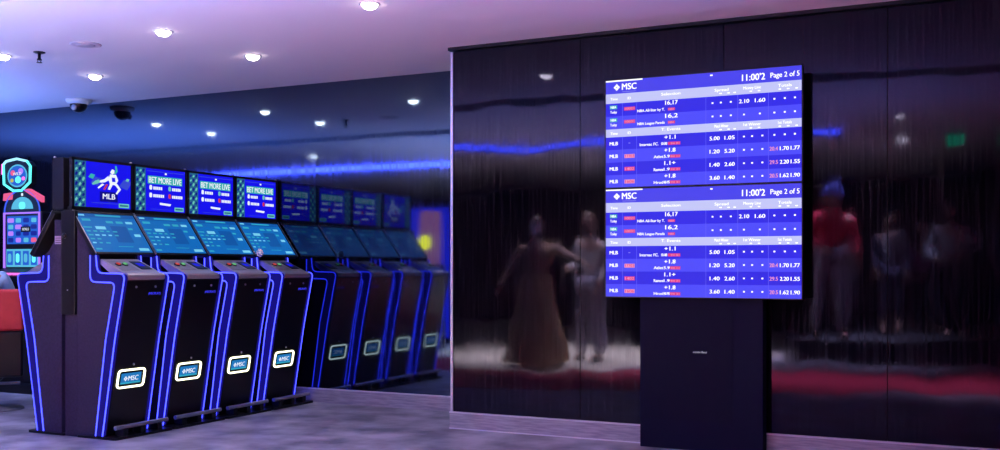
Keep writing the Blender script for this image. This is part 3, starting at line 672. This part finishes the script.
def person(x, y, z, rz, label, scale=1.0, pose=None, top=None, bottom=None, hair=None, hairlen=.12, dress=False, cap=None, sit=False, lean=0.0, shirtmark=None):
    """figure facing -y in its own frame; joints in metres for a 1.75 m body"""
    P = dict(hipL=(.09,0,.92), hipR=(-.09,0,.92), kneeL=(.11,-.02,.50), kneeR=(-.11,-.02,.50), ankL=(.12,.01,.08), ankR=(-.12,.01,.08),
             pel=(0,0,.95), waist=(0,0,1.10), chest=(0,0,1.30), neck0=(0,.005,1.45), neck1=(0,0,1.53),
             shL=(.18,0,1.41), shR=(-.18,0,1.41), elL=(.24,.02,1.13), elR=(-.24,.02,1.13), wrL=(.24,-.08,.90), wrR=(-.24,-.08,.90))
    if sit:
        P.update(kneeL=(.12,-.42,.93), kneeR=(-.12,-.42,.93), ankL=(.12,-.46,.50), ankR=(-.12,-.46,.50), hipL=(.09,0,.93), hipR=(-.09,0,.93),
                 wrL=(.18,-.36,1.10), wrR=(-.18,-.36,1.10), elL=(.25,-.10,1.14), elR=(-.25,-.10,1.14))
    if pose: P.update(pose)
    P = {k: Vector(v) for k, v in P.items()}
    if lean:
        R = Matrix.Rotation(lean, 4, 'X'); pv = P['pel']
        for k in ('waist','chest','neck0','neck1','shL','shR','elL','elR','wrL','wrR'): P[k] = pv + (R @ (P[k]-pv).to_4d()).to_3d()
    def toe(a): return P[a] + Vector((0, -.17, -.05))
    t = root('person', (x, y, z), label, 'person', rz, 'people around the gaming room'); t.scale = (scale,)*3
    K = ['pel','waist','chest','neck0','neck1','shL','elL','wrL','shR','elR','wrR','hipL','kneeL','ankL','hipR','kneeR','ankR']
    V = [P[k] for k in K]; R = [(.135,.11),(.125,.095),(.15,.11),.062,.055,.062,.045,.028,.062,.045,.028,.095,.062,.042,.095,.062,.042]
    V += [toe('ankL'), toe('ankR')]; R += [.034, .034]
    I = {k: i for i, k in enumerate(K)}
    E = [(0,1),(1,2),(2,3),(3,4),(2,5),(5,6),(6,7),(2,8),(8,9),(9,10),(0,11),(11,12),(12,13),(0,14),(14,15),(15,16),(13,17),(16,18)]
    # palms
    for s, w, e in (('L','wrL','elL'), ('R','wrR','elR')):
        d = (P[w]-P[e]).normalized(); pm = P[w] + d*.055; V.append(pm); R.append((.036,.020)); E.append((I[w], len(V)-1)); P['palm'+s] = pm; P['d'+s] = d
    vs, fs = skinmesh(V, E, R)
    b = MB(); b.add(vs, fs, M_skin, True)
    # fingers and thumb
    for s, sg in (('L', 1), ('R', -1)):
        d = P['d'+s]; side = d.cross(Vector((1, 0, 0)) * 1.0)
        if side.length < .3: side = Vector((0, 1, 0))
        side.normalize(); inn = d.cross(side).normalized()
        if inn.x*sg > 0: inn = -inn
        for k, L in enumerate((.066, .076, .070, .054)):
            o = P['palm'+s] + side*(-.027+.018*k) + d*.02
            f = [o, o+d*L*.5, o+d*L*.8+inn*L*.22, o+d*L*.95+inn*L*.5]
            v2, f2 = skinmesh(f, [(0,1),(1,2),(2,3)], [.0095, .0088, .0078, .0062], 1); b.add(v2, f2, M_skin, True)
        o = P['palm'+s] - side*.026 - d*.02
        f = [o, o-side*.025+d*.022+inn*.01, o-side*.030+d*.05+inn*.018]
        v2, f2 = skinmesh(f, [(0,1),(1,2)], [.011, .0095, .0075], 1); b.add(v2, f2, M_skin, True)
    # head
    hc = P['neck1'] + (P['neck1']-P['neck0']).normalized()*.115 + Vector((0, -.015, 0))
    bm = bmesh.new(); bmesh.ops.create_uvsphere(bm, u_segments=28, v_segments=20, radius=1)
    for v in bm.verts:
        c = v.co; k = max(0, -c.z)
        c.x *= .076*(1-.30*k*k); c.y *= .096*(1-.18*k); c.z *= .118
        if c.y < 0:
            c.y += -.018*math.exp(-((c.x/.014)**2)-(((c.z+.018)/.026)**2))         # nose
            c.y += -.006*math.exp(-((c.x/.026)**2)-(((c.z+.062)/.012)**2))         # lips
            for ex in (-.030, .030): c.y += .009*math.exp(-(((c.x-ex)/.014)**2)-(((c.z-.006)/.011)**2))
            c.y += -.006*math.exp(-((c.x/.03)**2)-(((c.z+.10)/.02)**2))
    b.addbm(bm, M_skin, Matrix.Translation(hc))
    for ex in (-1, 1):
        bm = bmesh.new(); bmesh.ops.create_icosphere(bm, subdivisions=2, radius=1)
        for v in bm.verts: v.co = Vector((v.co.x*.010, v.co.y*.020, v.co.z*.030))
        b.addbm(bm, M_skin, Matrix.Translation(hc + Vector((ex*.077, .005, -.005))))
        bm = bmesh.new(); bmesh.ops.create_icosphere(bm, subdivisions=2, radius=.0105)
        b.addbm(bm, mat('eye_white', (.7, .7, .7, 1), .3), Matrix.Translation(hc + Vector((ex*.030, -.076, .006))))
        bm = bmesh.new(); bmesh.ops.create_icosphere(bm, subdivisions=2, radius=.005)
        b.addbm(bm, mat('iris', (.03, .02, .015, 1), .2), Matrix.Translation(hc + Vector((ex*.030, -.0845, .006))))
        b.tube([hc+Vector((ex*.018, -.092, .024)), hc+Vector((ex*.030, -.092, .029)), hc+Vector((ex*.044, -.080, .024))], .003, M_hairk, 6)
    b.tube([hc+Vector((-.022, -.094, -.060)), hc+Vector((0, -.102, -.062)), hc+Vector((.022, -.094, -.060))], .0042, mat('lips', (.40, .12, .12, 1), .4), 6)
    b.build('body', t)
    # hair
    bm = bmesh.new(); bmesh.ops.create_uvsphere(bm, u_segments=28, v_segments=20, radius=1)
    for v in bm.verts:
        c = v.co; n = c.copy()
        c.x *= .086; c.y *= .104; c.z *= .124
        if n.y < -.15 and n.z < .45: c.x *= .55; c.y = abs(c.y)*-.35; c.z = max(c.z, -.02)
        elif n.z < 0: c.z = c.z/.124*hairlen if n.y > -.15 else c.z; c.y += .012
    b = MB(); b.addbm(bm, hair or M_hairb, Matrix.Translation(hc + Vector((0, .006, .008)))); b.build('hair', t)
    if cap:
        b = MB(); prof = [(.098*math.cos(a), .115*math.sin(a)) for a in [k*PI/16 for k in range(9)]]; prof[-1] = (0.0, .115)
        b.lathe([(.098, -.012)] + prof, cap, 24, M=Matrix.Translation(hc + Vector((0, 0, .028))))
        b.bbox((-.06, -.17, .02), (.06, -.06, .030), cap, .004, M=Matrix.Translation(hc)); b.build('cap', t)
    # top
    K2 = ['pel','waist','chest','neck0','shL','elL','wrL','shR','elR','wrR']
    up = [P[k].copy() for k in K2]; up[0] = P['pel'] + Vector((0, 0, -.03)); up[3] = P['neck0'] + (P['neck1']-P['neck0'])*.12
    R2 = [(.160,.135),(.148,.118),(.172,.132),.078,.080,.062,.042,.080,.062,.042]
    E2 = [(0,1),(1,2),(2,3),(2,4),(4,5),(5,6),(2,7),(7,8),(8,9)]
    if dress:
        up[5] = P['shL'].lerp(P['elL'], .35); up[8] = P['shR'].lerp(P['elR'], .35)
        up2 = up[:6] + up[7:9]; R2b = R2[:5] + [.06] + [.080, .06]; E2 = [(0,1),(1,2),(2,3),(2,4),(4,5),(2,6),(6,7)]
        vs, fs = skinmesh(up2, E2, R2b)
    else: vs, fs = skinmesh(up, E2, R2)
    b = MB(); b.add(vs, fs, top, True); b.build('dress_top' if dress else 'jacket' if not sit else 'shirt', t)
    if shirtmark:
        b = MB(); b.add([tuple(P['neck0']+Vector(q)) for q in ((-.05, -.085, -.02), (.05, -.085, -.02), (.02, -.150, -.32), (-.02, -.150, -.32))], [(0,1,2,3)], shirtmark)
        b.add([tuple(P['neck0']+Vector(q)) for q in ((-.012, -.092, -.03), (.012, -.092, -.03), (.016, -.156, -.30), (-.016, -.156, -.30))], [(0,1,2,3)], M_hairk); b.build('shirt_front', t)
    if dress:
        b = MB(); prof = [(.165, 1.08), (.20, .95), (.235, .75), (.30, .45), (.40, .10), (.395, .05), (.0, .06)]
        vs = []; fs = []; n = 40
        for i, (r, zz) in enumerate(prof):
            for k in range(n):
                a = 2*PI*k/n; rr = r*(1+.06*math.sin(a*9)*(1-zz)) if i < 6 else r
                vs.append((rr*math.cos(a), rr*.8*math.sin(a), zz))
        for i in range(len(prof)-1):
            for k in range(n): fs.append((i*n+k, i*n+(k+1)%n, (i+1)*n+(k+1)%n, (i+1)*n+k))
        b.add(vs, fs, bottom, True); b.build('skirt', t)
    else:
        K3 = ['pel','hipL','kneeL','ankL','hipR','kneeR','ankR']
        vs, fs = skinmesh([P[k] for k in K3], [(0,1),(1,2),(2,3),(0,4),(4,5),(5,6)], [(.150,.125), .112, .082, .066, .112, .082, .066])
        b = MB(); b.add(vs, fs, bottom, True); b.build('trousers', t)
    for s in ('ankL', 'ankR'):
        a = P[s]
        vs, fs = skinmesh([a+Vector((0, .035, -.03)), a+Vector((0, -.06, -.035)), a+Vector((0, -.17, -.045))], [(0,1),(1,2)], [(.045,.04), (.045,.04), (.040,.032)])
        b = MB(); b.add(vs, fs, mat('shoe_black', (.015, .013, .013, 1), .35), True); b.build('shoe', t)
    return t
def cloth(name, c, c2=None): return noise_mix(mat(name, c, .85), c, c2 or tuple(min(1, q*1.3) for q in c[:3]) + (1,), (1, 1, 1), 14, 4)
C_tan = cloth('dress_tan', (.42, .27, .15, 1)); C_pale = cloth('coat_pale', (.50, .46, .47, 1)); C_red = cloth('jacket_red', (.85, .03, .09, 1))
C_greyt = cloth('trousers_grey', (.30, .27, .36, 1)); C_navy = cloth('suit_navy', (.05, .045, .09, 1)); C_plaid = cloth('shirt_grey', (.20, .24, .30, 1), (.45, .50, .55, 1))
C_pur = cloth('top_purple', (.30, .07, .30, 1)); C_dk = cloth('trousers_dark', (.03, .03, .045, 1)); C_lb = cloth('shirt_lightblue', (.30, .48, .68, 1)); C_capb = cloth('cap_blue', (.10, .12, .55, 1))
person(-5.35, 2.25, .004, PI*.95, 'person in a long tan dress, one arm held out, reflected left of the boards', 1.06,
       pose=dict(elR=(-.40,-.05,1.32), wrR=(-.62,-.12,1.22), elL=(.30,-.02,1.18), wrL=(.40,-.10,.98)), top=C_tan, bottom=C_tan, dress=True, hairlen=.22)
person(-4.85, 1.55, .004, PI*1.08, 'person in a pale grey coat standing behind the tan dress, reflected', 1.10, top=C_pale, bottom=C_greyt, hair=M_hairb,
       pose=dict(wrL=(.16,-.26,1.12), wrR=(-.20,-.12,.92)))
person(-2.20, -.52, .305, PI*.86, 'person in a red jacket and blue cap leaning forward, reflected right of the boards', 1.18, top=C_red, bottom=C_greyt, cap=C_capb,
       pose=dict(wrL=(.20,-.30,1.05), elL=(.28,-.10,1.16), ankL=(.16,.20,.08), kneeL=(.12,.06,.50)), lean=.22)
person(-1.55, -2.0, .305, PI*1.0, 'person in a dark suit with white shirt and tie, reflected in the right wall', 1.0, top=C_navy, bottom=C_navy, hair=M_hairk, shirtmark=mat('shirt_white', (.7, .7, .72, 1), .7))
person(-1.10, -2.45, .305, PI*1.1, 'person in a purple top between suit and grey shirt, reflected', .90, top=C_pur, bottom=C_dk, hair=M_hairk, hairlen=.2)
person(-.72, -1.35, .305, PI*1.02, 'person in a grey checked shirt with hands at the belt, reflected at right', 1.05, top=C_plaid, bottom=C_dk, hair=M_hairk,
       pose=dict(elL=(.28,.04,1.16), wrL=(.13,-.17,1.04), elR=(-.28,.04,1.16), wrR=(-.13,-.17,1.04)))
person(.02, -1.35, .305, PI*.95, 'person in a grey green top at the right edge of the reflection', 1.0, top=cloth('top_teal', (.10, .17, .18, 1)), bottom=C_dk, hair=M_hairk)
# seated player at the slot machine, cut by the left edge
C_chr = noise_mix(mat('chair_red', (.42, .012, .02, 1), .5), (.36, .010, .015, 1), (.50, .02, .03, 1), (1,1,1), 5, 3)
chx, chy = -8.02, 6.30
t = root('gaming_chair', (chx, chy, 0), 'red and black gaming chair cut by the left edge of the view', 'chair', PI+.85)
M_ch = 1
b = MB(); b.lathe([(.24, 0), (.24, .015), (.05, .03), (.035, .05), (.035, .56), (0, .56)], M_rail, 28); b.build('pedestal', t)
b = MB(); b.bbox((-.24, -.26, .56), (.24, .215, .66), C_dk, .035, seg=3); b.build('seat', t)
b = MB(); b.bbox((-.25, .20, .70), (.25, .30, 1.06), C_chr, .03, seg=3); b.build('backrest', t)
b = MB(); b.bbox((-.24, .22, .30), (.24, .27, .70), M_black, .02); b.build('back_shell', t)
b = MB(); b.tube([(-.20, -.25, .20), (.20, -.25, .20)], .014, M_rail, 10); b.tube([(0, -.03, .2), (0, -.25, .2)], .014, M_rail, 10); b.build('foot_ring', t)
p = person(chx-.11, chy-.055, -.235, PI+.85, 'person in a light blue shirt with long fair brown hair seated at the slot machine', 1.0, top=C_lb, bottom=C_dk, hairlen=.36, sit=True, hair=noise_mix(mat('hair_fair', (.4,.25,.15,1), .5), (.30, .17, .09, 1), (.55, .36, .22, 1), (20,20,2), 6, 4))
p['label'] = 'person in a light blue shirt with fair brown hair seated at the slot machine'

# ------------------------------------------------------------------ added fill lights
def area(name, loc, rot, sx, sy, P, col, spread=180):
    l = bpy.data.lights.new(name, 'AREA'); l.shape = 'RECTANGLE'; l.size = sx; l.size_y = sy; l.energy = P; l.color = col; l.spread = math.radians(spread)
    o = bpy.data.objects.new(name, l); COL.objects.link(o); o.location = loc; o.rotation_euler = rot; return o
area('cream_floor_fill', (-5.3, .6, 2.90), (0, 0, .1), 3.6, 3.4, 1300, (1, .88, .70), 50)  # added to brighten the cream floor for its reflection, no fixture
area('platform_fill', (-2.0, -1.0, 2.92), (0, 0, 0), 1.6, 1.4, 480, (1, .85, .9), 50)  # added light on the platform people so their reflections show
area('carpet_fill', (-1.6, 2.2, 2.92), (0, 0, .1), 4.5, 1.4, 380, (1, .70, .70), 50)  # added light that lifts the red carpet in the wall reflection
area('slot_ceiling_fill', (-10.4, 5.8, 1.6), (PI, 0, 0), 3.5, 2.2, 215, (.14, .32, 1.0))  # unseen blue light added to tint the left ceiling, no fixture
area('ceiling_fill', (-4.2, 3.3, 1.6), (PI, 0, 0), 7.5, 2.0, 300, (.30, .46, 1.0))  # added upward fill for the ceiling, hangs without a fixture

w = bpy.data.worlds.new('w'); SC.world = w; w.use_nodes = True
w.node_tree.nodes['Background'].inputs[0].default_value = (.02, .02, .05, 1); w.node_tree.nodes['Background'].inputs[1].default_value = .3

# ------------------------------------------------------------------ camera
cam = bpy.data.cameras.new('camera'); co = bpy.data.objects.new('camera', cam); COL.objects.link(co)
co.location = (0, 0, 1.25); co.rotation_euler = (PI/2, 0, math.asin(.4386))
cam.sensor_width = 36; cam.lens = 36*1.045; cam.shift_y = .042; cam.clip_end = 100
SC.camera = co
SC.view_settings.view_transform = 'Standard'; SC.view_settings.look = 'None'; SC.view_settings.exposure = 0; SC.view_settings.gamma = 1
SC.view_settings.use_curve_mapping = False
SC.cycles.max_bounces = 8; SC.cycles.sample_clamp_indirect = 8; SC.cycles.use_denoising = True
SC.cycles.caustics_reflective = False; SC.cycles.caustics_refractive = False
